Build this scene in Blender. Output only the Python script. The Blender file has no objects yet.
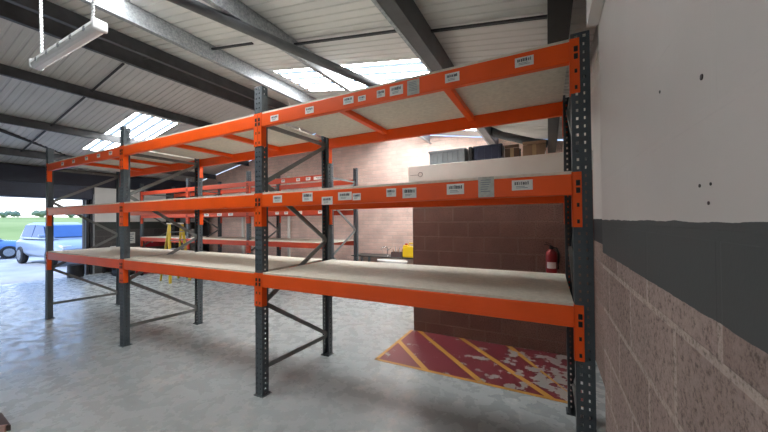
import bpy, bmesh, math, random
from mathutils import Vector, Matrix
random.seed(7)
SC = bpy.context.scene
COL = SC.collection

# ------------------------------------------------------------------ helpers
def lin(c):
    return tuple(((v/255)/12.92 if v/255 <= .04045 else ((v/255+.055)/1.055)**2.4) for v in c) + (1,)

class MB:
    """collects shapes for one mesh object"""
    def __init__(s): s.v = []; s.f = []; s.m = []; s.sm = []
    def add(s, vs, fs, m=0, smooth=False):
        b = len(s.v); s.v += [tuple(v) for v in vs]
        for f in fs:
            s.f.append([b+i for i in f]); s.m.append(m); s.sm.append(smooth)
    def box(s, a, b, m=0, mat=None):
        x0,y0,z0 = a; x1,y1,z1 = b
        vs = [Vector(p) for p in ((x0,y0,z0),(x1,y0,z0),(x1,y1,z0),(x0,y1,z0),(x0,y0,z1),(x1,y0,z1),(x1,y1,z1),(x0,y1,z1))]
        if mat: vs = [mat @ v for v in vs]
        s.add(vs, [(0,3,2,1),(4,5,6,7),(0,1,5,4),(1,2,6,5),(2,3,7,6),(3,0,4,7)], m)
    def bbox(s, a, b, r=.01, m=0, mat=None, seg=2):
        bm = bmesh.new(); bmesh.ops.create_cube(bm, size=1)
        c = [(a[i]+b[i])/2 for i in range(3)]; d = [abs(b[i]-a[i]) for i in range(3)]
        for v in bm.verts: v.co = Vector((c[0]+v.co.x*d[0], c[1]+v.co.y*d[1], c[2]+v.co.z*d[2]))
        bmesh.ops.bevel(bm, geom=list(bm.edges), offset=min(r, min(d)*.45), segments=seg, affect='EDGES', profile=.5)
        s.bm(bm, m, mat)
    def bm(s, bm, m=0, mat=None, smooth=False):
        bm.verts.ensure_lookup_table()
        vs = [(mat @ v.co) if mat else v.co.copy() for v in bm.verts]
        bm.verts.index_update()
        s.add(vs, [[v.index for v in f.verts] for f in bm.faces], m, smooth); bm.free()
    def rev(s, prof, org=(0,0,0), n=20, m=0, axis='z', smooth=True):
        """prof: list of (radius, height)"""
        vs = []; fs = []
        o = Vector(org)
        for r, h in prof:
            for k in range(n):
                a = 2*math.pi*k/n; p = (r*math.cos(a), r*math.sin(a), h)
                if axis == 'x': p = (p[2], p[0], p[1])
                if axis == 'y': p = (p[1], p[2], p[0])
                vs.append(o+Vector(p))
        L = len(prof)
        for i in range(L-1):
            for k in range(n):
                k2 = (k+1) % n
                fs.append((i*n+k, i*n+k2, (i+1)*n+k2, (i+1)*n+k))
        s.add(vs, fs, m, smooth)
        s.add(vs[:n], [tuple(range(n))[::-1]], m); s.add(vs[-n:], [tuple(range(n))], m)
    def tube(s, pts, r, n=8, m=0):
        pts = [Vector(p) for p in pts]; vs = []; fs = []
        for i, p in enumerate(pts):
            t = (pts[min(i+1, len(pts)-1)] - pts[max(i-1, 0)]).normalized()
            u = t.cross(Vector((0,0,1)));
            if u.length < .05: u = t.cross(Vector((1,0,0)))
            u.normalize(); w = t.cross(u)
            for k in range(n):
                a = 2*math.pi*k/n; vs.append(p+r*(math.cos(a)*u+math.sin(a)*w))
        for i in range(len(pts)-1):
            for k in range(n):
                k2 = (k+1) % n; fs.append((i*n+k, i*n+k2, (i+1)*n+k2, (i+1)*n+k))
        s.add(vs, fs, m, True)
        s.add(vs[:n], [tuple(range(n))[::-1]], m); s.add(vs[-n:], [tuple(range(n))], m)
    def bar(s, p, q, w, h, m=0, up=(0,0,1)):
        p = Vector(p); q = Vector(q); t = (q-p); L = t.length; t.normalize()
        u = Vector(up).cross(t)
        if u.length < .01: u = Vector((1,0,0)).cross(t)
        u.normalize(); v = t.cross(u)
        M = Matrix(((t.x,u.x,v.x,p.x),(t.y,u.y,v.y,p.y),(t.z,u.z,v.z,p.z),(0,0,0,1)))
        s.box((0,-w/2,-h/2),(L,w/2,h/2), m, M)
    def prism(s, poly, axis, a, b, m=0):
        """2-D polygon extruded along an axis; poly holds the other two coordinates in order"""
        def P(u, v, t):
            return {'x':(t,u,v),'y':(u,t,v),'z':(u,v,t)}[axis]
        n = len(poly)
        vs = [P(u,v,a) for u,v in poly]+[P(u,v,b) for u,v in poly]
        fs = [tuple(range(n))[::-1], tuple(range(n,2*n))]+[(k,(k+1)%n,n+(k+1)%n,n+k) for k in range(n)]
        s.add(vs, fs, m)
    def build(s, name, mats, parent=None, fix=True):
        me = bpy.data.meshes.new(name); me.from_pydata(s.v, [], s.f)
        if not isinstance(mats, (list, tuple)): mats = [mats]
        for m in mats: me.materials.append(m)
        me.polygons.foreach_set('material_index', s.m)
        me.polygons.foreach_set('use_smooth', s.sm)
        if fix:
            bm = bmesh.new(); bm.from_mesh(me); bmesh.ops.recalc_face_normals(bm, faces=bm.faces); bm.to_mesh(me); bm.free()
        me.update()
        o = bpy.data.objects.new(name, me); COL.objects.link(o)
        if parent: o.parent = parent
        return o

def tag(o, label=None, cat=None, group=None, kind=None):
    if label: o['label'] = label
    if cat: o['category'] = cat
    if group: o['group'] = group
    if kind: o['kind'] = kind
    return o
def thing(name, label, cat, loc=(0,0,0), rz=0, group=None):
    o = bpy.data.objects.new(name, None); COL.objects.link(o)
    o.location = loc; o.rotation_euler = (0,0,rz); o.empty_display_size = .1
    return tag(o, label, cat, group)
def struct(o, label=None): 
    o['kind'] = 'structure'
    if label: o['label'] = label
    return o
def copy_tree(o, parent=None):
    c = o.copy(); COL.objects.link(c)
    if parent: c.parent = parent
    for ch in list(o.children): copy_tree(ch, c)
    return c

# ------------------------------------------------------------------ materials
def newmat(name):
    m = bpy.data.materials.new(name); m.use_nodes = True
    nt = m.node_tree; b = nt.nodes['Principled BSDF']
    return m, nt, b
def N(nt, t, **kw):
    n = nt.nodes.new(t)
    for k, v in kw.items(): setattr(n, k, v)
    return n
def coords(nt, scale=1):
    g = N(nt, 'ShaderNodeTexCoord'); mp = N(nt, 'ShaderNodeMapping')
    mp.inputs['Scale'].default_value = (scale,)*3 if not isinstance(scale, tuple) else scale
    nt.links.new(g.outputs['Object'], mp.inputs['Vector']); return mp.outputs['Vector']
def noise(nt, vec, scale, detail=4, rough=.55):
    n = N(nt, 'ShaderNodeTexNoise'); n.inputs['Scale'].default_value = scale
    n.inputs['Detail'].default_value = detail; n.inputs['Roughness'].default_value = rough
    nt.links.new(vec, n.inputs['Vector']); return n.outputs['Fac']
def ramp(nt, fac, stops):
    r = N(nt, 'ShaderNodeValToRGB'); e = r.color_ramp.elements
    while len(e) < len(stops): e.new(.5)
    for k, (p, c) in enumerate(stops):
        e[k].position = p; e[k].color = c if len(c) == 4 else (*c, 1)
    nt.links.new(fac, r.inputs['Fac']); return r.outputs['Color']
def mix(nt, fac, a, b, mode='MIX'):
    n = N(nt, 'ShaderNodeMix', data_type='RGBA', blend_type=mode)
    for s, v in ((n.inputs[0], fac), (n.inputs[6], a), (n.inputs[7], b)):
        if hasattr(v, 'links') or isinstance(v, bpy.types.NodeSocket): nt.links.new(v, s)
        else: s.default_value = v
    return n.outputs[2]
def bump(nt, b, h, strength=.3, dist=.01):
    n = N(nt, 'ShaderNodeBump'); n.inputs['Strength'].default_value = strength; n.inputs['Distance'].default_value = dist
    nt.links.new(h, n.inputs['Height']); nt.links.new(n.outputs['Normal'], b.inputs['Normal'])
def plain(name, rgb, rough=.5, metal=0, var=.12, vscale=6, bstr=0, spec=.5):
    m, nt, b = newmat(name); c = lin(rgb)
    v = coords(nt); f = noise(nt, v, vscale)
    lo = tuple(x*(1-var) for x in c[:3])+(1,); hi = tuple(min(1, x*(1+var)) for x in c[:3])+(1,)
    nt.links.new(ramp(nt, f, [(.3, lo), (.7, hi)]), b.inputs['Base Color'])
    b.inputs['Roughness'].default_value = rough; b.inputs['Metallic'].default_value = metal
    b.inputs['Specular IOR Level'].default_value = spec
    if bstr: bump(nt, b, noise(nt, v, vscale*8), bstr, .004)
    return m
def scuffed(name, rgb, chip, rough=.4, amount=.62):
    m, nt, b = newmat(name); v = coords(nt)
    f = noise(nt, v, 22, 6, .7); g = noise(nt, v, 3)
    c = lin(rgb); base = ramp(nt, g, [(.3, tuple(x*.88 for x in c[:3])), (.7, c)])
    mask = ramp(nt, f, [(amount, (0,0,0)), (amount+.05, (1,1,1))])
    nt.links.new(mix(nt, mask, base, lin(chip)), b.inputs['Base Color'])
    b.inputs['Roughness'].default_value = rough
    return m

def block_mat(name, axis, c1, c2, mortar, band=None, upper=None, coarse=.35, msize=.012, row=.225, wid=.45):
    """concrete blockwork; optional painted zones above given heights"""
    m, nt, b = newmat(name)
    g = N(nt, 'ShaderNodeNewGeometry'); sp = N(nt, 'ShaderNodeSeparateXYZ'); nt.links.new(g.outputs['Position'], sp.inputs[0])
    cb = N(nt, 'ShaderNodeCombineXYZ'); nt.links.new(sp.outputs[axis], cb.inputs[0]); nt.links.new(sp.outputs['Z'], cb.inputs[1])
    mp = N(nt, 'ShaderNodeMapping'); mp.inputs['Location'].default_value = (.15, .065, 0); nt.links.new(cb.outputs[0], mp.inputs[0])
    br = N(nt, 'ShaderNodeTexBrick'); nt.links.new(mp.outputs[0], br.inputs['Vector'])
    br.inputs['Scale'].default_value = 1; br.inputs['Brick Width'].default_value = wid; br.inputs['Row Height'].default_value = row
    br.inputs['Mortar Size'].default_value = msize; br.inputs['Mortar Smooth'].default_value = .25; br.inputs['Bias'].default_value = 0
    br.inputs['Color1'].default_value = lin(c1); br.inputs['Color2'].default_value = lin(c2); br.inputs['Mortar'].default_value = lin(mortar)
    v = coords(nt); f1 = noise(nt, v, 75, 3, .7); f2 = noise(nt, v, 2.2, 4)
    spk = ramp(nt, f1, [(.33, (.45,.45,.45)), (.48, (1,1,1)), (.72, (1.25,1.25,1.25))])
    col = mix(nt, 1.0, br.outputs['Color'], spk, 'MULTIPLY')
    col = mix(nt, .35, col, ramp(nt, f2, [(.3, (.6,.6,.6)), (.7, (1.25,1.22,1.2))]), 'MULTIPLY')
    h = N(nt, 'ShaderNodeMath', operation='MULTIPLY_ADD'); nt.links.new(f1, h.inputs[0]); h.inputs[1].default_value = coarse
    inv = N(nt, 'ShaderNodeMath', operation='SUBTRACT'); inv.inputs[0].default_value = 1; nt.links.new(br.outputs['Fac'], inv.inputs[1])
    nt.links.new(inv.outputs[0], h.inputs[2])
    hh = h.outputs[0]
    if band:
        wob = N(nt, 'ShaderNodeMath', operation='MULTIPLY_ADD'); nt.links.new(noise(nt, v, 9, 4), wob.inputs[0]); wob.inputs[1].default_value = .012; nt.links.new(sp.outputs['Z'], wob.inputs[2])
        z = wob.outputs[0]
        def step(t):
            s = N(nt, 'ShaderNodeMath', operation='GREATER_THAN'); nt.links.new(z, s.inputs[0]); s.inputs[1].default_value = t; return s.outputs[0]
        z0, z1, bc, uc = band
        wv = noise(nt, v, 1.3, 5)
        bandc = ramp(nt, wv, [(.3, tuple(x*.9 for x in lin(bc)[:3])), (.7, lin(bc))])
        upc = ramp(nt, wv, [(.3, tuple(x*.93 for x in lin(uc)[:3])), (.65, lin(uc))])
        chips = ramp(nt, noise(nt, v, 7, 2, .5), [(.775, (0,0,0)), (.785, (1,1,1))])
        upc = mix(nt, chips, upc, lin((110,104,98)))
        col = mix(nt, step(z0), col, bandc); col = mix(nt, step(z1), col, upc)
        flat = mix(nt, step(z0), (1,1,1,1), (.12,.12,.12,1))
        hm = N(nt, 'ShaderNodeMath', operation='MULTIPLY'); nt.links.new(hh, hm.inputs[0]); nt.links.new(flat, hm.inputs[1]); hh = hm.outputs[0]
    nt.links.new(col, b.inputs['Base Color']); b.inputs['Roughness'].default_value = .85
    b.inputs['Specular IOR Level'].default_value = .2
    bump(nt, b, hh, .6, .006)
    return m

def floor_nodes(nt, v):
    f1 = noise(nt, v, 1.1, 6, .62); f2 = noise(nt, v, 7, 5, .65); f3 = noise(nt, v, .45, 3)
    base = ramp(nt, f3, [(.3, lin((160,167,168))), (.7, lin((170,176,176)))])
    mul = N(nt, 'ShaderNodeMath', operation='MULTIPLY_ADD'); nt.links.new(f1, mul.inputs[0]); mul.inputs[1].default_value = .55
    m2 = N(nt, 'ShaderNodeMath', operation='MULTIPLY'); nt.links.new(f2, m2.inputs[0]); m2.inputs[1].default_value = .5
    nt.links.new(m2.outputs[0], mul.inputs[2])
    worn = ramp(nt, mul.outputs[0], [(.56, (0,0,0)), (.72, (1,1,1))])
    col = mix(nt, worn, base, lin((200,199,193)))
    return col, worn, f1
def floor_mat():
    m, nt, b = newmat('painted_concrete_floor'); v = coords(nt)
    col, worn, f1 = floor_nodes(nt, v)
    dirt = ramp(nt, noise(nt, v, 2.6, 6, .7), [(.3, (.88,.88,.88)), (.5, (1,1,1))])
    nt.links.new(mix(nt, .8, col, dirt, 'MULTIPLY'), b.inputs['Base Color'])
    nt.links.new(ramp(nt, noise(nt, v, 6, 5, .6), [(.38, (.14,)*3), (.62, (.42,)*3)]), b.inputs['Roughness'])
    bump(nt, b, noise(nt, v, 14, 4, .6), .12, .004)
    return m
def paint_mat(name, rgb, lo=.56):
    m, nt, b = newmat(name); v = coords(nt)
    col, worn, f1 = floor_nodes(nt, v)
    vx = N(nt, 'ShaderNodeSeparateXYZ'); nt.links.new(v, vx.inputs[0])
    gx = N(nt, 'ShaderNodeMapRange'); nt.links.new(vx.outputs['X'], gx.inputs[0]); gx.inputs[1].default_value = -1.2; gx.inputs[2].default_value = .1; gx.inputs[3].default_value = 0; gx.inputs[4].default_value = .13
    ad = N(nt, 'ShaderNodeMath', operation='ADD'); nt.links.new(noise(nt, v, 5.5, 6, .6), ad.inputs[0]); nt.links.new(gx.outputs[0], ad.inputs[1])
    mask = ramp(nt, ad.outputs[0], [(lo+.06, (0,0,0)), (lo+.075, (1,1,1))])
    nt.links.new(mix(nt, mask, lin(rgb), lin((150,146,142))), b.inputs['Base Color'])
    b.inputs['Roughness'].default_value = .38
    return m

M = {}
M['orange'] = scuffed('orange_beam_paint', (253,92,14), (196,76,30), .38, .70)
M['shaded_orange'] = scuffed('shaded_orange_paint', (206,74,40), (150,80,60), .5, .66)  # shade over the back rack, put into a darker orange
M['post'] = scuffed('blue_grey_upright_paint', (78,86,91), (130,132,132), .45, .69)
M['brace'] = scuffed('dark_galvanised_brace', (120,122,120), (160,160,156), .5, .62)
M['clip'] = plain('black_clip', (22,20,20), .5)
M['board'] = plain('chipboard', (214,208,194), .65, var=.10, vscale=30)
M['label'] = plain('white_label_paper', (232,228,222), .6, var=.04)
M['oldlabel'] = plain('grey_label_paper', (186,184,176), .6, var=.14, vscale=40)
M['ink'] = plain('label_ink', (44,44,50), .6)
M['ink2'] = plain('faded_label_ink', (128,134,142), .6)
M['floor'] = floor_mat()
M['red_paint'] = paint_mat('red_floor_paint', (118,50,58))
M['yellow_paint'] = paint_mat('yellow_floor_paint', (188,140,64), .64)
M['blockx'] = block_mat('pink_blockwork_long', 'X', (236,208,196), (224,194,182), (216,194,184), row=.113, wid=.34)
M['block_office'] = block_mat('brown_blockwork_office', 'X', (140,112,103), (130,103,95), (140,116,107))
M['blocky_pier'] = block_mat('blockwork_pier', 'Y', (172,154,146), (148,130,123), (184,169,160), band=(1.588,1.765,(90,92,92),(206,200,195)), coarse=.9, msize=.011)
M['blocky_wall'] = block_mat('blockwork_side', 'Y', (158,140,132), (146,128,120), (160,146,138), band=(1.50,1.765,(70,73,74),(212,208,202)), coarse=.6)
M['grey_block'] = block_mat('grey_blockwork_end', 'Y', (96,94,92), (84,82,82), (100,98,96))
M['navy'] = plain('navy_steel', (44,50,66), .5)
M['dark'] = plain('dark_steel', (42,43,46), .55)
M['purlin_dark'] = plain('dark_purlin', (74,75,78), .5, var=.2)
def galv():
    m, nt, b = newmat('galvanised_steel'); v = coords(nt)
    vo = N(nt, 'ShaderNodeTexVoronoi'); vo.inputs['Scale'].default_value = 28; nt.links.new(v, vo.inputs['Vector'])
    sp = ramp(nt, noise(nt, v, 40, 4, .7), [(.3, lin((122,126,129))), (.7, lin((180,184,187)))])
    nt.links.new(sp, b.inputs['Base Color']); b.inputs['Metallic'].default_value = .35; b.inputs['Roughness'].default_value = .45
    return m
M['galv'] = galv()
M['sheet'] = plain('grey_roof_liner', (214,212,208), .5, var=.05, vscale=1.2, spec=.3)
M['white'] = plain('white_painted_panel', (222,220,214), .55, var=.06, vscale=2)
M['fascia'] = plain('cream_fascia_board', (228,226,217), .55, var=.05, vscale=3)
def emis(name, rgb, s):
    m, nt, b = newmat(name); b.inputs['Base Color'].default_value = lin(rgb)
    b.inputs['Emission Color'].default_value = lin(rgb); b.inputs['Emission Strength'].default_value = s; b.inputs['Roughness'].default_value = .4
    return m
SKY_L = 27.0
M['sky_pane'] = emis('daylit_rooflight_pane', (250,252,252), SKY_L)
M['sky_rib'] = emis('daylit_rooflight_rib', (186,212,238), .8)

# ------------------------------------------------------------------ setting: floor, walls, roof
FARY, LEFTX, REARY = 8.6, -14.0, -9.0
RX, RZ = -6.94, 4.887            # ridge
def roofz(x): return 3.707-.17*x if x > RX else RZ-.19*(RX-x)
b = MB(); b.box((LEFTX,REARY,-.12),(.5,FARY,0)); struct(b.build('floor', M['floor']))
# pier of the near side wall, then the recessed wall beyond
b = MB(); b.box((.26,REARY,0),(.7,2.06,3.62)); struct(b.build('wall_right_pier', M['blocky_pier']))
b = MB(); b.box((.5,2.06,0),(.7,FARY,3.62)); struct(b.build('wall_right', M['blocky_wall']))
b = MB(); b.prism([(LEFTX,0),(.5,0),(.5,roofz(.5)-.02),(RX,RZ-.02),(LEFTX,roofz(LEFTX)-.02)], 'y', FARY, FARY+.2); struct(b.build('wall_back', M['blockx']))
b = MB(); b.prism([(LEFTX,0),(.26,0),(.26,roofz(.26)-.02),(RX,RZ-.02),(LEFTX,roofz(LEFTX)-.02)], 'y', REARY-.2, REARY); struct(b.build('wall_front', M['white']))
# end wall with the vehicle doorway
DY0, DY1, DZ = -.2, 4.72, 2.55
b = MB()
b.box((LEFTX-.2,REARY,0),(LEFTX,DY0,3.54)); b.box((LEFTX-.2,DY1,0),(LEFTX,FARY,3.54)); b.box((LEFTX-.2,DY0,DZ+.2),(LEFTX,DY1,3.54))
struct(b.build('wall_left', M['grey_block']))
b = MB(); b.bbox((LEFTX-.22,DY0-.1,DZ),(LEFTX+.36,DY1+.1,DZ+.44),.03)
for k in range(5): b.box((LEFTX+.36,DY0,DZ+.06+k*.08),(LEFTX+.372,DY1,DZ+.10+k*.08))
struct(b.build('trim_1', M['navy']))
b = MB(); b.box((LEFTX+.02,DY0-.1,DZ+.47),(LEFTX+.08,FARY,DZ+.95)); struct(b.build('trim_2', M['navy']))
b = MB()
for y0, y1 in ((DY1,DY1+.07),(DY1+.10,DY1+.16)): b.box((LEFTX-.05,y0,0),(LEFTX+.12,y1,DZ+.05))
struct(b.build('door_1', M['dark'])); b = MB(); b.box((LEFTX+.02,DY1+.17,0),(LEFTX+.16,DY1+.21,DZ+.2)); struct(b.build('trim_3', M['galv']))
# white lining boards on the end wall above a dark dado
for k in range(3):
    b = MB(); y0 = 4.97+k*.77; b.bbox((LEFTX+.005,y0,1.79),(LEFTX+.035,y0+.755,3.0),.006); o = struct(b.build('trim_%d' % (4+k), M['white']))
b = MB(); b.box((LEFTX+.004,4.97,1.52),(LEFTX+.02,8.59,1.785)); struct(b.build('trim_7', plain('dark_green_grey_dado', (60,66,62), .6)))
# roof liner: ribbed sheets running down each slope
def rib_profile(y0, y1, pitch=.2, d=.03):
    pts = []; y = y0
    while y < y1-1e-6:
        for t, h in ((0,0),(.30,0),(.38,d),(.62,d),(.70,0)):
            yy = y+t*pitch
            if yy < y1: pts.append((yy, h, t))
        y += pitch
    pts.append((y1, 0, 0)); return pts
def ribbed(b, x0, x1, y0, y1, mats=(0,0), off=0, pitch=.125):
    pr = rib_profile(y0, y1, pitch, .012); vs = []; fs = []; ms = []
    for (y, h, t) in pr:
        for x in (x0, x1): vs.append((x, y, roofz(x)-off+h))
    for i in range(len(pr)-1):
        b.add([vs[2*i],vs[2*i+1],vs[2*i+3],vs[2*i+2]], [(0,1,2,3)], mats[1] if pr[i][2] in (.30,.38,.62) else mats[0])
SK = [(-4.28,-1.42),( -12.0,-9.03)]       # rooflight extents down each slope
SY = [(4.0,5.0),(.85,1.85),(-4.6,-3.6),(7.1,8.0)]     # strips down the slope
E_ = 1e-4
for nm, xa, xb, (sa, sb) in (('ceiling', RX+E_, .7, SK[0]), ('ceiling.001', LEFTX-.2, RX-E_, SK[1])):
    b = MB(); y = REARY
    for (ya, yb) in sorted(SY):
        if nm != 'ceiling' and ya != 4.0: continue
        s0, s1 = (-4.5,-2.45) if ya == .85 else (sa, sb)
        ribbed(b, xa, xb, y, ya); ribbed(b, xa, s0, ya, yb); ribbed(b, s1, xb, ya, yb); y = yb
    ribbed(b, xa, xb, y, FARY)
    o = struct(b.build(nm, M['sheet'], fix=False))
    sd = o.modifiers.new('thick', 'SOLIDIFY'); sd.thickness = .01; sd.offset = 1
k = 0
for (sa, sb) in SK:
    for (ya, yb) in SY:
        if sa < RX and ya != 4.0: continue
        s0, s1 = (-4.5,-2.45) if ya == .85 else (sa, sb)
        k += 1; b = MB(); ribbed(b, s0, s1, ya, yb, (0,1), 0, .25); o = struct(b.build('window_%d' % k, [M['sky_pane'], M['sky_rib']], fix=False))
        sd = o.modifiers.new('thick', 'SOLIDIFY'); sd.thickness = .006; sd.offset = 1
tn = 8
def trim(b, mat):
    global tn
    o = struct(b.build('trim_%d' % tn, mat)); tn += 1; return o
# purlins along the length of the building (Z sections under the liner)
def purlin(x, depth, mat, w=.07, t=.012, drop=0, y0=REARY, y1=FARY):
    zt = roofz(x)-.008-drop; zb = zt-depth; b = MB()
    b.prism([(x-w,zt),(x+t,zt),(x+t,zb+t),(x+w,zb+t),(x+w,zb),(x,zb),(x,zt-t),(x-w,zt-t)], 'y', y0, y1)
    return trim(b, mat)
purlin(-4.52, .26, M['galv']); purlin(-3.0, .25, M['galv'])
for x, d in ((-5.78,.22),(-6.5,.26),(-8.5,.2),(-10.62,.2),(-12.7,.2)): purlin(x, d, M['purlin_dark'])  # shade on the left-slope webs is put into their dark colour
b = MB(); zt = roofz(-1.3)-.012; b.box((-1.26,REARY,zt-.30),(-1.12,FARY,zt-.03)); trim(b, M['purlin_dark'])
b = MB(); b.box((-1.29,REARY,zt-.305),(-1.255,FARY,zt-.02)); trim(b, M['galv'])
# eaves beam and wall-head lining
b = MB(); b.box((.02,REARY,3.36),(.185,FARY,3.64)); trim(b, plain('black_eaves_beam', (24,23,23), .5))
# sag rods between the purlins
for xa, xb, y in ((-5.0,-3.62,3.0),(-3.08,-1.4,3.16),(-1.1,.02,3.25),(-8.45,-7.1,2.95),(-10.6,-8.5,2.95),(-12.7,-10.6,2.95),(-6.45,-5.78,2.98)):
    b = MB(); b.bar((xa,y,roofz(xa)-.07),(xb,y,roofz(xb)-.07),.035,.02); trim(b, M['dark'])
# diagonal wind bracing tubes under the slopes
b = MB(); b.tube([(-4.02,-.47,roofz(-4.02)-.32),(-3.159,1.78,3.944),(-2.297,4.037,3.798),(-1.43,6.31,3.65)],.055,12); trim(b, M['purlin_dark'])
b = MB(); b.tube([(-10.9,1.6,4.06),(-11.5,2.337,3.99),(-13.0,4.171,3.789),(-13.98,5.37,3.65)],.04,10); trim(b, M['dark'])
b = MB(); b.tube([(-1.43,7.5,3.97),(-.9,7.5,3.66),(-.247,7.5,3.42),(.02,7.5,3.36)],.085,10); trim(b, M['dark'])
b = MB(); b.tube([(-4.8,4.78,4.5),(-4.7,4.8,4.2),(-4.45,4.85,3.6)],.008,6); trim(b, M['white'])
# boxed-in soffit along the pier head, grey lining above the recessed wall, screw holes left in the paint
b = MB(); b.box((.205,REARY,2.83),(.7,2.06,3.66)); trim(b, M['white'])
b = MB(); b.box((.44,2.06,3.33),(.5,FARY,3.62)); trim(b, M['sheet'])
b = MB()
for (y, z, q) in ((.797,2.031,.006),(.816,1.828,.0035),(.77,1.827,.003),(.78,1.793,.0035),(1.042,2.091,.004)): b.rev([(q,-.001),(q,.001)], (.2595,y,z), 8, axis='x')
trim(b, M['clip'])
# office block of brown blockwork with a cream fascia
OX, OY = -1.93, 4.68
b = MB(); b.box((OX,OY,0),(.5,OY+.15,2.40)); b.box((OX,OY+.15,0),(OX+.15,FARY,2.40)); struct(b.build('wall_office', M['block_office']))
b = MB(); b.box((OX,OY,2.40),(.5,FARY,2.58)); struct(b.build('trim_60', M['fascia']))
b = MB(); b.bbox((OX-.04,OY-.08,2.365),(.5,OY-.002,2.615),.006)
for r0 in (.034,):
    pts = [(OX+.17+r0*math.cos(a*math.pi/12), OY-.084, 2.475+r0*math.sin(a*math.pi/12)) for a in range(25)]
    b.tube(pts, .004, 6, 1)
b.box((OX+.0,OY-.084,2.468),(OX+.13,OY-.0795,2.474),1)
struct(b.build('trim_61', [M['fascia'], plain('fascia_mark', (120,116,110), .6)]))
# hazard hatching painted on the floor in front of the office
X0, X1, Y0, Y1 = -1.98, .28, 3.47, 4.675; w = .045
b = MB(); b.box((X0,Y0,0.0002),(X1,Y1,.0012)); struct(b.build('floor_marking', M['red_paint']))
b = MB(); z0, z1 = .0012, .0022
b.box((X0,Y0,z0),(X1,Y0+w,z1)); b.box((X0,Y0,z0),(X0+w,Y1,z1))
for c in (-1.98+.66, -.68, -.02, .64):
    # 45 degree bars clipped to the rectangle
    pa = (c+.04, Y0); L = Y1-Y0; xt = c-L
    poly = [(c-.035,Y0+w),(c+.055,Y0+w)]
    if xt < X0+w: 
        d = c-(X0+w); poly += [(X0+w,Y0+w+d+.055-.0),(X0+w,Y0+w+d-.035)]
    else: poly += [(xt+.055+w,Y1),(xt-.035+w,Y1)]
    poly = [(min(x, X1), y) for x, y in poly]
    b.prism(poly, 'z', z0, z1)
struct(b.build('floor_marking.001', M['yellow_paint']))

# ------------------------------------------------------------------ pallet racking
L, PW, PD = 2.8, .10, .08
def post_mesh(H):
    b = MB()
    def strip(P, cols, hole_cols, n, rows=(0,.016,.034,.05)):
        for c in range(n):
            z = c*.05
            for r in range(3):
                for i in range(len(cols)-1):
                    if r == 1 and i in hole_cols: continue
                    a0, a1 = cols[i], cols[i+1]; z0, z1 = z+rows[r], min(z+rows[r+1], H)
                    b.add([P(a0,z0),P(a1,z0),P(a1,z1),P(a0,z1)], [(0,1,2,3)])
    n = int(H/.05)
    strip(lambda a, z: (a,0,z), [0,.020,.036,.064,.080,.1], (1,3), n)
    strip(lambda a, z: (PW,a,z), [0,.032,.046,PD], (1,), n)
    strip(lambda a, z: (0,PD-a,z), [0,.034,.048,PD], (1,), n)
    H2 = n*.05
    for x0, x1 in ((PW,PW-.02),(.02,0)): b.add([(x0,PD,0),(x1,PD,0),(x1,PD,H2),(x0,PD,H2)], [(0,1,2,3)])
    bm = bmesh.new(); o = b.build('upright', M['post'], fix=False)
    bm.from_mesh(o.data); bmesh.ops.remove_doubles(bm, verts=bm.verts, dist=1e-5); bm.to_mesh(o.data); bm.free()
    sd = o.modifiers.new('gauge', 'SOLIDIFY'); sd.thickness = .003; sd.offset = -1
    fp = MB(); fp.box((-.015,-.015,0),(PW+.015,PD+.025,.006)); 
    for xx in (.0,.1): fp.rev([(.009,.006),(.009,.018)], (xx, PD+.012,0), 8)
    f = fp.build('foot_plate', M['post'], o)
    return o
PROTO = {}
def post(parent, x, y, H, flip=False):
    key = round(H, 3)
    if key not in PROTO: o = PROTO[key] = post_mesh(H); o.parent = parent
    else: o = copy_tree(PROTO[key], parent)
    o.location = (x, y, 0) if not flip else (x+PW, y+PD, 0)
    o.rotation_euler = (0,0,math.pi if flip else 0)
    return o
def brace(parent, p, q):
    b = MB(); b.bar(p, q, .028, .036); b.bar(Vector(p)+Vector((.012,0,0)), Vector(q)+Vector((.012,0,0)), .006, .046)
    return b.build('brace', M['brace'], parent)
PAINT = ['orange']
def beam(parent, xl, xr, y, ztop, face=-1, clips=True):
    """xl/xr inner faces of the two posts; face -1 looks to -y"""
    h = .128
    b = MB(); y0, y1 = (y-.004, y+.046) if face < 0 else (y-.046, y+.004)
    b.bbox((xl+.002,y0,ztop-h),(xr-.002,y1,ztop),.006)
    e = y0 if face < 0 else y1
    b.box((xl+.002,e+face*.001,ztop-h+.028),(xr-.002,e,ztop-h+.034))
    o = b.build('beam', M[PAINT[0]], parent)
    for s in (-1, 1):
        c = MB(); xi = xl if s < 0 else xr            # inner face of post
        a0, a1 = sorted((xi-s*.006, xi+s*.047)); py = y-.006 if face < 0 else y
        q0, q1 = (y-.007, y-.001) if face < 0 else (y+.001, y+.007)
        c.bbox((a0,q0,ztop-.325),(a1,q1,ztop+.012),.002)
        s0, s1 = sorted((xi-s*.006, xi-s*.0005)); t0, t1 = (y-.007,y+.055) if face < 0 else (y-.055,y+.007)
        c.box((s0,t0,ztop-.325),(s1,t1,ztop+.012))
        qq = q0 if face < 0 else q1; mid = (a0+a1)/2+s*.006
        if clips:
            r0, r1 = sorted((qq, qq+face*.006))
            for dz in (-.055,-.10): c.bbox((mid-.010,r0,ztop+dz-.018),(mid+.012,r1,ztop+dz+.016),.003,1)
            r0, r1 = sorted((qq, qq+face*.0015))
            for dz in (-.19,-.29): c.box((mid-.007,r0,ztop+dz-.012),(mid+.007,r1,ztop+dz+.012),1)
        c.build('connector', [M[PAINT[0]], M['clip']], o)
    return o
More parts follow.
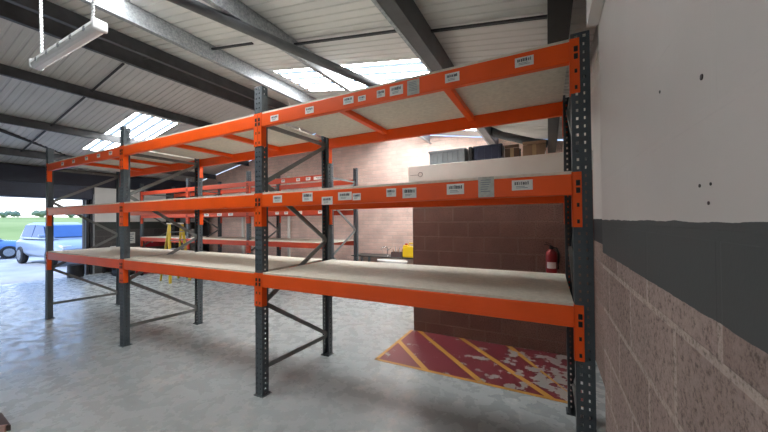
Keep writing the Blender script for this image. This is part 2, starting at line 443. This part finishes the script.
def sticker(parent, x, y, z, w, h, seed, old=False, lab=None):
    rnd = random.Random(seed); b = MB()
    b.box((x-w/2,y-.0022,z-h/2),(x+w/2,y,z+h/2),0)
    if not old and w > .07:
        xx = x-w*.36
        while xx < x+w*.34:
            ww = rnd.choice((.003,.005,.007)); hh = h*rnd.uniform(.26,.34)
            b.box((xx,y-.003,z+h*.02),(xx+ww,y-.002,z+h*.02+hh),1); xx += ww+rnd.choice((.002,.003,.005))
        for k in range(2): b.box((x-w*.3,y-.003,z-h*(.16+.14*k)),(x+w*rnd.uniform(.05,.3),y-.002,z-h*(.11+.14*k)),2)
    elif old:
        for k in range(6): b.box((x-w*.34,y-.003,z+h*(.32-.11*k)),(x+w*rnd.uniform(.1,.34),y-.002,z+h*(.355-.11*k)),2)
    else:
        for k in range(3): b.box((x-w*.28,y-.003,z+h*(.22-.2*k)),(x+w*rnd.uniform(.1,.3),y-.002,z+h*(.29-.2*k)),2)
    o = b.build('sticker', [M['oldlabel'] if old else M['label'], M['ink'], M['ink2']], parent)
    if lab: o['label'] = lab
    return o
def rack(label, posts, yF, D, heights, levels, board_levels, crossbars, group=None):
    t = thing('pallet_rack', label, 'pallet rack', (posts[0], yF, 0), 0, group)
    off = Vector((-posts[0], -yF, 0)); X = [p-posts[0] for p in posts]   # local coordinates
    beams = {}
    for x, H in zip(X, heights):
        post(t, x, 0, H); post(t, x, D, H, True)
        cx = x+.05; ya, yb = .06, D+.02
        zz = [(yb,min(2.75,H-.1)),(ya,2.16),(yb,1.50),(ya,.92),(yb,.27)]
        for k in range(4): brace(t, (cx+(.012 if k % 2 else -.012),*zz[k]), (cx+(.012 if k % 2 else -.012),*zz[k+1]))
        brace(t, (cx,ya,.27),(cx,yb,.25)); brace(t, (cx,ya,min(2.77,H-.08)),(cx,yb,min(2.77,H-.08)))
    for i in range(len(X)-1):
        xr, xl = X[i], X[i+1]+PW
        for li, z in enumerate(levels):
            beams[(i,li,0)] = beam(t, xl, xr, 0, z, -1); beams[(i,li,1)] = beam(t, xl, xr, D+PD, z, 1)
            for fr in crossbars.get(li, ()):
                b = MB(); xx = xl+(xr-xl)*fr; b.bbox((xx-.03,.04,z-.055),(xx+.03,D+PD-.04,z-.003),.004); b.build('crossbar', M[PAINT[0]], t)
            if li in board_levels:
                b = MB(); b.bbox((xl+.004,.006,z+.001),(xr-.004,D+PD-.006,z+.020),.002); b.build('shelf_board', M['board'], t)
    return t, beams
XA, YF, D = .136, 2.231, 1.074
LV = (1.230, 2.039, 2.856)
posts = [XA-L*i for i in range(4)]
main, MBm = rack('long three-bay orange pallet rack with pale chipboard shelves, in front of the brown office', posts, YF, D, [2.92,3.17,3.17,3.17], LV, (0,1,2), {2:(.31,.69),1:(.31,.69),0:(.31,.69)})
def stick(bm, x, z, w, h, seed, old=False, lab=None):
    sticker(bm, x-XA, -.0045, z, w, h, seed, old, lab)
top = [(-2.376,2.783,.105,.058),(-1.931,2.785,.10,.06),(-1.501,2.795,.105,.06),(-1.365,2.787,.075,.045),(-1.185,2.792,.075,.06),(-1.046,2.791,.115,.075),(-.60,2.795,.105,.066),(-.124,2.794,.112,.062)]
mid = [(-2.34,1.983,.12,.07),(-1.961,1.986,.12,.08),(-1.735,1.945,.12,.07),(-1.545,1.977,.14,.07),(-1.425,1.966,.08,.058),(-1.10,1.985,.085,.065),(-.944,1.975,.115,.078),(-.587,1.985,.125,.075),(-.147,1.988,.125,.066)]
for k, (x, z, w, h) in enumerate(top): stick(MBm[(0,2,0)], x, z, w, h, 10+k)
for k, (x, z, w, h) in enumerate(mid): stick(MBm[(0,1,0)], x, z, w, h, 40+k)
stick(MBm[(0,2,0)], -.903, 2.786, .10, .115, 5, True, 'larger faded grey sticker')
stick(MBm[(0,1,0)], -.374, 1.988, .105, .14, 6, True, 'larger faded grey sticker')
for k, x in enumerate((-7.487,-7.035,-6.545,-6.128,-5.743)): stick(MBm[(2,2,0)], x, 2.80, .10, .055, 70+k)
# second rack along the far wall
PAINT[0] = 'shaded_orange'
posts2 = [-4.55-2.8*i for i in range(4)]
back, MBk = rack('shaded orange pallet rack along the pink wall, half hidden behind the long rack', posts2, 5.87, 1.074, [3.17]*4, LV, (0,1), {1:(.31,.69)})
def stick2(bm, x, z, w, h, seed): sticker(bm, x+4.55, -.0045, z, w, h, seed)
for k, x in enumerate((-6.62,-6.18,-5.867,-5.402,-4.78)): stick2(MBk[(0,1,0)], x, 1.97, .12, .07, 90+k)
for k, (x, w) in enumerate(((-5.966,.12),(-5.462,.12),(-5.142,.14),(-4.72,.5))): stick2(MBk[(0,2,0)], x, 2.785, w, .075, 100+k)
for k, x in enumerate((-9.6,-9.1,-8.5,-8.0)): stick2(MBk[(1,1,0)], x, 1.97, .2, .08, 110+k)

# ------------------------------------------------------------------ hanging batten light
lamp = thing('batten_light', 'white fluorescent batten light hanging on two twisted cords below the roof', 'light', (-3.99,1.20,3.415), math.radians(1.5))
lamp.rotation_euler.y = -.026
M['lampbody'] = plain('white_lamp_tray', (246,247,248), .45, var=.04)
m, nt, bb = newmat('clear_diffuser'); bb.inputs['Base Color'].default_value = lin((250,250,250)); bb.inputs['Transmission Weight'].default_value = .08; bb.inputs['Roughness'].default_value = .25; M['diff'] = m
hl = .665
b = MB(); b.prism([(-.05,.0),(-.046,.03),(-.026,.045),(.026,.045),(.046,.03),(.05,0)], 'x', -hl, hl); b.build('tray', M['lampbody'], lamp)
b = MB(); prof = [(-.047,0),(-.047,-.018),(-.038,-.04),(-.018,-.05),(.018,-.05),(.038,-.04),(.047,-.018),(.047,0)]
b.prism(prof, 'x', -hl+.01, hl-.01); b.build('diffuser', M['diff'], lamp)
for s in (-1,1):
    b = MB(); b.bbox((s*hl-.03 if s > 0 else -hl-.012,-.053,-.045),(hl+.012 if s > 0 else -hl+.03,.053,.048),.015); b.build('end_cap', M['lampbody'], lamp)
for k in range(5):
    x = -.5+.25*k
    for s in (-1,1):
        b = MB(); b.bbox((x-.018,s*.047-.007,-.02),(x+.018,s*.047+.007,.018),.003); b.build('clip', M['galv'], lamp)
for (xb, xt, yt) in ((-.52,-.62,.02),(.53,.60,.0)):
    zt = roofz(-3.99+xt)-3.40-.05
    b = MB()
    for ph in (0, math.pi):
        pts = []
        for k in range(61):
            t = k/60; a = t*2*math.pi*14+ph
            pts.append((xb+(xt-xb)*t+.007*math.cos(a), yt*t+.007*math.sin(a), .05+(zt-.05)*t))
        b.tube(pts, .009, 6)
    b.build('suspension_cord', M['lampbody'], lamp)

# ------------------------------------------------------------------ things on top of the office
def crate(name, label, loc, w, d, h, mat, cat='crate', ribs=5, group=None, lid=None):
    t = thing(name, label, cat, loc, 0, group); b = MB(); th = .012
    b.bbox((-w/2,-d/2,0),(w/2,d/2,th),.003)
    for y in (-d/2, d/2-th): b.bbox((-w/2,y,0),(w/2,y+th,h),.003)
    for x in (-w/2, w/2-th): b.bbox((x,-d/2,0),(x+th,d/2,h),.003)
    for k in range(ribs):
        x = -w/2+w*(k+.5)/ribs; b.box((x-.008,-d/2-.010,.01),(x+.008,-d/2,h-.03))
    b.build('body', mat, t)
    r = MB(); e = .014
    r.bbox((-w/2-e,-d/2-e,h-.03),(w/2+e,-d/2+.004,h),.004); r.bbox((-w/2-e,d/2-.004,h-.03),(w/2+e,d/2+e,h),.004)
    r.bbox((-w/2-e,-d/2-e,h-.03),(-w/2+.004,d/2+e,h),.004); r.bbox((w/2-.004,-d/2-e,h-.03),(w/2+e,d/2+e,h),.004)
    r.build('rim', lid or mat, t)
    return t
ZR = 2.58
crate('plastic_crate', 'ribbed grey plastic crate on the office roof beside the navy crate', (-1.43,5.12,ZR), .58, .4, .31, plain('grey_plastic', (112,117,120), .4), ribs=7)
crate('plastic_crate.001', 'navy blue plastic crate on the office roof between grey crate and cardboard box', (-.80,5.12,ZR), .40, .4, .31, plain('navy_plastic', (34,40,62), .35), ribs=4)
b = MB(); b.bbox((-1.09,4.94,ZR),(-1.035,5.30,ZR+.32),.01); tag(b.build('black_panel', M['clip']), 'thin black panel wedged between the grey and navy crates', 'panel')
def carton(name, label, loc, w, d, h, rgb, rz=0):
    t = thing(name, label, 'box', loc, rz); m_ = plain('cardboard_'+name, rgb, .8, var=.1, vscale=9)
    b = MB(); b.bbox((-w/2,-d/2,0),(w/2,d/2,h),.006); b.build('body', m_, t)
    for sy, dy, dz in ((-1,.07,.05),(1,.05,.08)):
        f = MB(); f.add([(-w/2,sy*d/2,h+.002),(w/2,sy*d/2,h+.002),(w/2,sy*(d/2+dy),h+dz*.6),(-w/2,sy*(d/2+dy),h+dz*.6)], [(0,1,2,3)])
        o = f.build('flap', m_, t); sd = o.modifiers.new('t','SOLIDIFY'); sd.thickness = .004
    g = MB(); g.box((-.025,-d/2-.0015,.0),(.025,-d/2,h)); g.build('tape', plain('tape', (170,140,100), .3), t)
    return t
carton('cardboard_box', 'dark brown cardboard box on the office roof, against the navy crate', (-.46,5.14,ZR), .20, .32, .24, (92,70,56))
carton('cardboard_box.001', 'light brown cardboard box on the office roof near the side wall', (-.17,5.12,ZR), .30, .34, .25, (142,112,88), .05)
b = MB(); b.prism([(-.02,0),(.02,0),(.0,.13)], 'y', -.02,.02); o = b.build('paper_cone', M['white']); o.location = (-.02,4.86,ZR)
tag(o, 'small white paper cone in front of the light brown cardboard box', 'paper')

# ------------------------------------------------------------------ fire extinguisher on the office wall
fe = thing('fire_extinguisher', 'red fire extinguisher hung on the brown office wall', 'fire extinguisher', (.03,OY-.085,1.06))
red = plain('extinguisher_red', (136,24,32), .3)
b = MB(); b.rev([(.058,0),(.066,.012),(.066,.25),(.06,.275),(.04,.30),(.02,.315)], n=24); b.build('cylinder_body', red, fe)
b = MB(); b.rev([(.02,.312),(.024,.32),(.024,.35),(.012,.36)], n=14); b.bar((0,0,.36),(-.08,-.02,.375),.018,.008); b.bar((0,0,.375),(-.075,-.02,.405),.018,.006); b.build('valve', M['clip'], fe)
b = MB(); b.tube([(.02,0,.335),(.06,-.02,.33),(.085,-.02,.27),(.08,-.02,.15),(.075,-.02,.06)],.011,8); b.build('hose', M['clip'], fe)
b = MB(); vs=[]; fs=[]
for k in range(9):
    a = math.radians(-140+100*k/8)
    for z in (.07,.15): vs.append((.0668*math.cos(a), .0668*math.sin(a), z))
fs = [(2*k,2*k+2,2*k+3,2*k+1) for k in range(8)]
b.add(vs, fs); o = b.build('label_sticker', M['label'], fe); o.modifiers.new('t','SOLIDIFY').thickness = .001
b = MB(); b.box((-.03,.06,.18),(.03,.085,.24)); b.build('bracket', M['galv'], fe)

# ------------------------------------------------------------------ sink corner at the far wall
wt = thing('worktop', 'grey worktop with black edge along the pink far wall', 'worktop', (-3.5,8.25,0))
b = MB(); b.bbox((-1.80,-.3,.69),(1.52,.33,.72),.006); b.build('top', plain('worktop_dark', (86,84,82), .5), wt)
for x in (-1.48,1.44):
    b = MB(); b.bbox((x-.03,-.24,0),(x+.03,-.18,.69),.004); b.build('leg', M['galv'], wt)
    b = MB(); b.bbox((x-.03,.2,0),(x+.03,.26,.69),.004); b.build('leg', M['galv'], wt)
sink = thing('wash_basin', 'white ceramic basin fixed in front of the grey worktop', 'basin', (-3.80,7.70,.44))
wc = plain('white_ceramic', (235,234,230), .2, var=.02)
bm = bmesh.new(); bmesh.ops.create_uvsphere(bm, u_segments=28, v_segments=16, radius=1)
for v in bm.verts:
    if v.co.z > 0: v.co.z *= .12
    v.co = Vector((v.co.x*.46, v.co.y*.20, .225+v.co.z*.24))
b = MB(); b.bm(bm, 0, None, True); b.build('bowl', wc, sink)
b = MB(); b.rev([(.03,-.48),(.03,-.03),(.06,.0)], (0,0,.04), 12); b.build('waste_pipe', M['white'], sink)
tp = thing('tap', 'chrome swan-neck tap standing on the worktop', 'tap', (-4.15,8.12,.72))
ch = plain('chrome', (190,192,194), .2, 1, var=.03)
b = MB(); b.rev([(.03,0),(.025,.02),(.016,.03),(.016,.16)],n=12); b.build('base', ch, tp)
b = MB(); b.tube([(0,0,.15),(0,-.01,.24),(-.03,-.05,.27),(-.10,-.1,.26),(-.15,-.13,.20)],.014,8); b.build('spout', ch, tp)
b = MB(); b.bar((0,0,.17),(.12,-.01,.24),.03,.014); b.build('lever', ch, tp)
tb = thing('tool_tray', 'dark open tool tray with loose tools on the worktop', 'tray', (-3.80,8.08,.72))
b = MB(); b.bbox((-.17,-.1,0),(.17,.1,.015),.003)
for a_, c_ in (((-.17,-.1),(.17,-.09)),((-.17,.09),(.17,.1)),((-.17,-.1),(-.16,.1)),((.16,-.1),(.17,.1))): b.box((*a_,0),(*c_,.14))
b.build('body', plain('dark_tray', (84,66,66), .5), tb)
b = MB()
for k in range(5): b.tube([(-.12+.06*k,.0,.02),(-.14+.07*k,.03*(k%3-1),.22+.05*(k%2))],.010,6,k%2)
b.build('tools', [plain('tool_brown', (150,96,66), .6), M['galv']], tb)
jc = thing('jerrycan', 'yellow plastic jerrycan on the worktop beside the tool tray', 'jerrycan', (-3.44,8.08,.72))
jc.scale = (1.15,1.15,1.25)
yel = plain('yellow_plastic', (236,196,30), .35, var=.05)
b = MB(); b.bbox((-.15,-.10,0),(.15,.10,.25),.035,seg=3); b.bbox((-.14,-.09,.24),(-.02,.09,.275),.02); b.build('body', yel, jc)
b = MB(); b.tube([(-.02,0,.26),(.0,0,.315),(.10,0,.315),(.13,0,.245)],.016,8); b.build('handle', yel, jc)
b = MB(); b.rev([(.035,.27),(.035,.31)],(-.08,0,0),14); b.build('cap', plain('red_cap', (190,50,30), .4), jc)

# pale conduit on the far wall
for x in (-10.9,-8.42):
    b = MB(); b.tube([(x,FARY-.05,.0),(x,FARY-.05,3.4)],.055,10); trim(b, M['white'])

# ------------------------------------------------------------------ clutter along the end wall
wb = thing('workbench', 'dark workbench against the end wall below the white panels', 'workbench', (-13.5,6.2,0))
b = MB(); b.bbox((-.4,-1.1,.80),(.4,1.1,.85),.005); b.build('top', plain('bench_top', (82,74,66), .6), wb)
for x in (-.36,.32):
    for y in (-1.05,1.0):
        b = MB(); b.bbox((x,y,0),(x+.06,y+.06,.80),.004); b.build('leg', M['dark'], wb)
b = MB(); b.bbox((-.34,-1.0,.2),(.34,1.0,.23),.004); b.build('lower_shelf', M['dark'], wb)
def toolbox(loc, rz, label):
    t = thing('toolbox', label, 'toolbox', loc, rz); rd = plain('toolbox_red', (168,26,44), .35)
    b = MB(); b.bbox((-.15,-.5,0),(.15,.5,.18),.01); b.build('body', rd, t)
    b = MB(); b.bbox((-.155,-.505,.183),(.155,.505,.25),.02); b.build('lid', rd, t)
    b = MB(); b.tube([(0,-.12,.245),(0,-.12,.29),(0,.12,.29),(0,.12,.245)],.012,6); b.build('handle', M['clip'], t)
    for y in (-.3,.3):
        b = MB(); b.bbox((.15,y-.03,.14),(.162,y+.03,.22),.003); b.build('latch', M['galv'], t)
    return t
toolbox((-13.42,6.72,.85), 0, 'long red toolbox lying on the dark workbench')
ns = thing('notice_board', 'small white notice board on the end wall above the workbench', 'sign', (-13.985,6.0,.98))
b = MB(); b.bbox((0,-.18,.0),(.02,.18,.42),.004); b.build('panel', M['white'], ns)
b = MB()
for k in range(4): b.box((.02,-.14,.33-.08*k),(.022,.14-.05*(k%2),.36-.08*k))
b.build('print', M['ink2'], ns)
b = MB(); b.bbox((-.15,-.12,0),(.15,.12,.05),.004); b.bbox((-.13,-.11,.05),(.14,.11,.09),.004); o = b.build('paper_stack', M['label']); o.location = (-13.4,5.35,.85); tag(o, 'stack of white papers on the workbench near the doorway', 'papers')
# tyres below the bench
def tyre(loc, rz, label, R=.30, W=.19, flat=True, group=None):
    t = thing('tyre', label, 'tyre', loc, rz, group); b = MB()
    b.rev([(R*.6,0),(R*.8,-.01),(R*.95,.015),(R,.05),(R,W-.05),(R*.95,W-.015),(R*.8,W+.01),(R*.6,W),(R*.56,W/2),(R*.6,0)], n=28); b.build('rubber', plain('tyre_rubber', (30,30,32), .8), t)
    return t
tyre((-12.72,5.3,0), 0, 'bottom black tyre on the floor before the workbench'); tyre((-12.72,5.32,.215), .4, 'top black tyre lying on another tyre before the workbench')
tj = thing('trolley_jack', 'red trolley jack on the floor by the far rack end', 'jack', (-12.1,5.72,0), -1.57)
b = MB(); b.bbox((-.3,-.12,.05),(.3,-.09,.16),.006); b.bbox((-.3,.09,.05),(.3,.12,.16),.006); b.bbox((-.1,-.09,.07),(.25,.09,.13),.006); b.build('chassis', plain('jack_red', (160,24,30), .4), tj)
b = MB(); b.bar((-.2,0,.14),(.15,0,.24),.06,.04); b.rev([(.05,.24),(.06,.26)],(.16,0,0),14); b.build('lift_arm', plain('jack_red2', (150,22,28), .4), tj)
b = MB(); b.tube([(-.28,0,.12),(-.5,0,.5)],.016,8); b.build('handle', M['galv'], tj)
for sx in (-1,1):
    for sy in (-1,1):
        b = MB(); b.rev([(.05,-.015),(.05,.015)],(sx*.24,sy*.14,.05),14,axis='y'); b.build('wheel', M['clip'], tj)
# bin and cabinets
bn = thing('steel_drum', 'dark steel drum standing in the doorway beside the jamb', 'drum', (-13.72,4.40,0))
b = MB(); b.rev([(.20,0),(.205,.02),(.20,.04),(.20,.18),(.208,.20),(.20,.22),(.20,.38),(.205,.40),(.19,.40),(.18,.385)], n=26); b.build('body', M['clip'], bn)
b = MB(); b.tube([(.2*math.cos(a/12*math.pi),.2*math.sin(a/12*math.pi),.405) for a in range(25)],.008,6); b.build('rim', M['dark'], bn)
cb = thing('shelving_unit', 'dark open steel shelving unit with drums in the far corner by the end wall', 'shelving', (-13.35,7.95,0))
for x in (-.5,.5):
    for y in (-.4,.4):
        b = MB(); b.bbox((x-.025,y-.025,0),(x+.025,y+.025,2.6),.004); b.build('post', M['dark'], cb)
for z in (.55,1.15,1.75,2.35):
    b = MB(); b.bbox((-.475,-.42,z-.03),(.475,.42,z),.004); b.build('shelf', M['dark'], cb)
b = MB(); b.box((-.52,.43,0),(.52,.445,2.6)); b.build('back_panel', M['dark'], cb)
where = {.55:'second-lowest', 1.15:'middle', 1.75:'upper'}
for z in (.55,1.15,1.75):
    for k, x in enumerate((-.24,.24)):
        d_ = thing('paint_drum', '%s grey drum on the %s shelf of the dark corner shelving unit' % (('wall-side','room-side')[k], where[z]), 'drum', (-13.35+x,7.8,z+.003), 0, 'drums on the corner shelving')
        b = MB(); b.rev([(.15,0),(.155,.01),(.15,.02),(.15,.15),(.156,.16),(.15,.17),(.15,.30),(.156,.31),(.14,.32)], n=22); b.build('body', plain('drum_grey', (112+20*k,114+18*k,116+16*k), .5), d_)
        b = MB(); b.tube([(-.15,0,.28),(-.16,-.05,.18),(0,-.16,.12),(.16,-.05,.18),(.15,0,.28)],.005,6); b.build('handle', M['galv'], d_)
# step ladder
sl = thing('step_ladder', 'yellow fibreglass step ladder standing in front of the far rack end', 'ladder', (-9.9,5.42,0), 1.45)
yl = plain('ladder_yellow', (226,196,60), .4)
for s in (-1,1):
    b = MB(); b.bar((s*.26,-.30,0),(s*.17,0,1.72),.03,.07,0,(1,0,0)); b.build('rail', yl, sl)
    b = MB(); b.bar((s*.24,.42,0),(s*.16,.04,1.68),.03,.05,0,(1,0,0)); b.build('rear_leg', yl, sl)
for k in range(6):
    t = (k+1)/7; b = MB(); w_ = .26-.09*t; b.bbox((-w_,-.30+.3*t-.05,1.72*t-.012),(w_,-.30+.3*t+.04,1.72*t+.012),.004); b.build('step', M['galv'], sl)
b = MB(); b.bbox((-.2,-.06,1.70),(.2,.12,1.74),.01); b.build('top_cap', M['white'], sl)
# board corner lying near the camera
wbrd = thing('wooden_board', 'dark brown wooden board lying on the grey floor, only its corner showing', 'board', (-4.08,.90,0), 0)
b = MB(); b.prism([(0,0),(-.34,.02),(-1.1,-.35),(-.75,-.62)], 'z', .004,.05); b.build('panel', plain('dark_wood', (70,52,44), .6), wbrd)
b = MB(); b.prism([(-.02,-.03),(-.75,-.65),(-.76,-.63),(-.03,-.01)], 'z', .004,.055); b.build('edge_strip', plain('pale_edge', (190,150,140), .6), wbrd)

# ------------------------------------------------------------------ outside: yard, field, hedge, cars
def noise_ground(name, c1, c2, scale, rough=.9):
    m, nt, b = newmat(name); v = coords(nt); nt.links.new(ramp(nt, noise(nt, v, scale, 6), [(.35, lin(c1)), (.65, lin(c2))]), b.inputs['Base Color']); b.inputs['Roughness'].default_value = rough; return m
b = MB(); b.box((-30,-40,-.15),(LEFTX,40,-.005)); struct(b.build('ground', noise_ground('pale_concrete_yard', (168,168,168), (196,196,194), .8)))
b = MB(); vs = []; fs = []
nx, ny = 14, 12
for i in range(nx+1):
    for j in range(ny+1):
        x = -30-i*6; y = -60+j*13; z = -.01+3.7*(1-math.exp(-i/7.0)) + .15*math.sin(j*1.3+i*.4)*min(1, i/4)
        vs.append((x,y,z))
for i in range(nx):
    for j in range(ny): fs.append((i*(ny+1)+j,(i+1)*(ny+1)+j,(i+1)*(ny+1)+j+1,i*(ny+1)+j+1))
b.add(vs, fs, 0, True); b.add([(-30,-60,-.2),(-30,96,-.2),(-114,96,-.2),(-114,-60,-.2)],[(0,1,2,3)])
struct(b.build('field', noise_ground('grass_field', (132,148,72), (160,168,96), .12), fix=False))
hm = noise_ground('hazy_hedge_leaves', (96,116,98), (130,146,118), 1.2)  # distance haze put into the paler leaf colours
def bush(seed):
    rnd = random.Random(seed); b = MB()
    for k in range(9):
        bm = bmesh.new(); bmesh.ops.create_icosphere(bm, subdivisions=2, radius=1)
        c = Vector((rnd.uniform(-.8,.8), rnd.uniform(-2.6,2.6), rnd.uniform(.6,1.5))); r = rnd.uniform(.7,1.25)
        for v in bm.verts: v.co = c+v.co*r*rnd.uniform(.82,1.12)
        b.bm(bm, 0, None, False)
    return b.build('hedge_bush', hm)
protos = [bush(1), bush(2)]
for k in range(9):
    o = protos[k] if k < 2 else protos[k % 2].copy()
    if k > 1: COL.objects.link(o)
    o.location = (-92+random.uniform(-3,3), 7+k*4.3, 3.1); o.rotation_euler = (0,0,random.uniform(-.1,.1)); s = random.uniform(.5,.56); o.scale = (s,s,s*random.uniform(.8,1.2))
    tag(o, 'dark green bush of the hedge along the top of the field', 'bush', 'hedge bushes beyond the field')

glassm = plain('car_glass', (62,98,150), .2, var=.05, spec=.25)  # reflected sky put into the glass as a blue base colour
def car(name, label, loc, rz, paint, van=False):
    """built nose towards +x, centre at origin"""
    t = thing(name, label, 'car', loc, rz)
    b = MB()
    st = [(-2.08,.42,.78,.66),(-2.02,.32,.93,.80),(-1.5,.24,.98,.86),(0,.22,.97,.88),(1.0,.22,.95,.87),(1.55,.24,.88,.84),(1.95,.28,.76,.76),(2.12,.36,.62,.60)]
    vs = []; n = 12
    for x, z0, z1, hw in st:
        zc, hz = (z0+z1)/2, (z1-z0)/2
        for k in range(n):
            a = 2*math.pi*(k+.5)/n; ca, sa = math.cos(a), math.sin(a)
            vs.append((x, hw*math.copysign(abs(ca)**.45, ca), zc+hz*math.copysign(abs(sa)**.5, sa)))
    fs = [tuple(range(n)), tuple(range((len(st)-1)*n, len(st)*n))]
    for i in range(len(st)-1):
        for k in range(n): fs.append((i*n+k,i*n+(k+1)%n,(i+1)*n+(k+1)%n,(i+1)*n+k))
    b.add(vs, fs, 0, True); b.build('body', paint, t)
    # cabin
    base = [(-1.95,.72),(-1.2,.80),(.3,.80),(1.15,.74)]; roof = [(-1.72,.58),(-1.1,.63),(-.2,.63),(.30,.58)]
    zb, zr = .93, 1.52
    c = MB(); vs = []
    for s in (-1,1):
        for (x, y) in base: vs.append((x,s*y,zb))
    for s in (-1,1):
        for (x, y) in roof: vs.append((x,s*y,zr-(.05 if x in (-1.72,.30) else 0)))
    fs = []
    for s in (0,4):
        for i in range(3): fs.append((s+i,s+i+1,8+s+i+1,8+s+i))
    for i in range(3): fs.append((8+i,8+i+1,12+i+1,12+i))
    fs += [(3,7,15,11),(0,4,12,8)]
    c.add(vs, fs, 0); o = c.build('cabin', paint, t); bv = o.modifiers.new('soft','BEVEL'); bv.width = .11; bv.segments = 4
    def pane(nm, pts):
        g = MB(); g.add(pts, [tuple(range(len(pts)))]); o = g.build(nm, glassm, t); sd = o.modifiers.new('t','SOLIDIFY'); sd.thickness = .012; sd.offset = 0; return o
    def onside(s, x, f): # point on cabin side at fraction f of height
        yb = .795; yr = .635; return (x, s*(yb+(yr-yb)*f+.012), zb+(zr-zb)*f)
    for s in (-1,1):
        pane('side_window', [onside(s,-.38,.10),onside(s,.82,.10),onside(s,.28,.82),onside(s,-.38,.86)])
        pane('side_window', [onside(s,-1.45,.12),onside(s,-.46,.10),onside(s,-.46,.86),onside(s,-1.40,.84)])
    pane('windscreen', [(1.10,-.64,zb+.07),(1.10,.64,zb+.07),(.42,.53,zr-.11),(.42,-.53,zr-.11)])
    pane('rear_window', [(-1.94,-.62,zb+.08),(-1.94,.62,zb+.08),(-1.78,.52,zr-.12),(-1.78,-.52,zr-.12)])
    for x in (-1.32,1.32):
        for s in (-1,1):
            w = MB(); w.rev([(.18,-.1),(.29,-.105),(.32,-.08),(.32,.08),(.29,.105),(.18,.1)],(x,s*.79,.32),22,axis='y'); o = w.build('wheel', M['clip'], t)
            h = MB(); h.rev([(.19,-.012),(.20,.0),(.16,.012),(.05,.02)],(x,s*.895,.32),14,axis='y'); 
            for q in range(5):
                a = q*2*math.pi/5; h.bar((x,s*.90,.32),(x+.17*math.cos(a),s*.90,.32+.17*math.sin(a)),.03,.04)
            h.build('hub', M['galv'], o)
    for s in (-1,1):
        w = MB(); w.bbox((1.86,s*.58-.14,.60),(2.03,s*.58+.14,.72),.03); w.build('headlight', M['label'], t)
        w = MB(); w.bbox((.72,s*.90-.09,.98),(.86,s*.90+.09,1.10),.03); w.build('wing_mirror', paint, t)
    w = MB(); w.bbox((2.06,-.52,.30),(2.14,.52,.44),.03); w.build('grille', M['dark'], t)
    w = MB(); w.bbox((2.125,-.26,.46),(2.14,.26,.56),.004); w.build('number_plate', M['label'], t)
    return t
car('car', 'silver hatchback parked facing the open doorway', (-19.3,5.75,0), math.radians(3), plain('silver_paint', (176,188,204), .25, .3, var=.03)).scale = (1.04,1.04,1.18)
car('car.001', 'blue car parked side-on further out in the yard', (-25.0,4.0,0), math.radians(82), plain('blue_paint', (104,140,190), .25, .2, var=.03))

# ------------------------------------------------------------------ light
sun = bpy.data.lights.new('sun', 'SUN'); sun.energy = 2.6; sun.angle = math.radians(1.2); sun.color = (1,.97,.92)
so = bpy.data.objects.new('sun', sun); COL.objects.link(so)
so.rotation_euler = Vector((.15,.62,-.77)).to_track_quat('-Z','Y').to_euler()
w = bpy.data.worlds.new('sky'); SC.world = w; w.use_nodes = True
nt = w.node_tree; bg = nt.nodes['Background']
tc = N(nt, 'ShaderNodeTexCoord'); sp = N(nt, 'ShaderNodeSeparateXYZ'); nt.links.new(tc.outputs['Generated'], sp.inputs[0])
col = ramp(nt, sp.outputs['Z'], [(0.0,(1,1,1)),(.04,(.97,.99,1)),(.2,(.40,.60,1)),(1,(.25,.45,.95))])
nt.links.new(col, bg.inputs['Color']); bg.inputs['Strength'].default_value = 2.8

# ------------------------------------------------------------------ camera
f, yaw, pit, rol = 313.096, .4827, .0131, -.0091
F = Vector((-math.sin(yaw)*math.cos(pit), math.cos(yaw)*math.cos(pit), math.sin(pit)))
R = Vector((math.cos(yaw), math.sin(yaw), 0)); U = R.cross(F)
R2 = R*math.cos(rol)+U*math.sin(rol); U2 = U*math.cos(rol)-R*math.sin(rol)
cd = bpy.data.cameras.new('camera'); cam = bpy.data.objects.new('camera', cd); COL.objects.link(cam)
cd.sensor_width = 36; cd.lens = f/768*36; cd.clip_start = .02; cd.clip_end = 500
cam.matrix_world = Matrix(((R2.x,U2.x,-F.x,0),(R2.y,U2.y,-F.y,0),(R2.z,U2.z,-F.z,1.7674),(0,0,0,1)))
SC.camera = cam
SC.view_settings.view_transform = 'Standard'; SC.view_settings.look = 'None'; SC.view_settings.gamma = 1; SC.view_settings.exposure = .0
SC.cycles.use_denoising = True
SC.cycles.max_bounces = 10; SC.cycles.diffuse_bounces = 6; SC.cycles.sample_clamp_indirect = 8
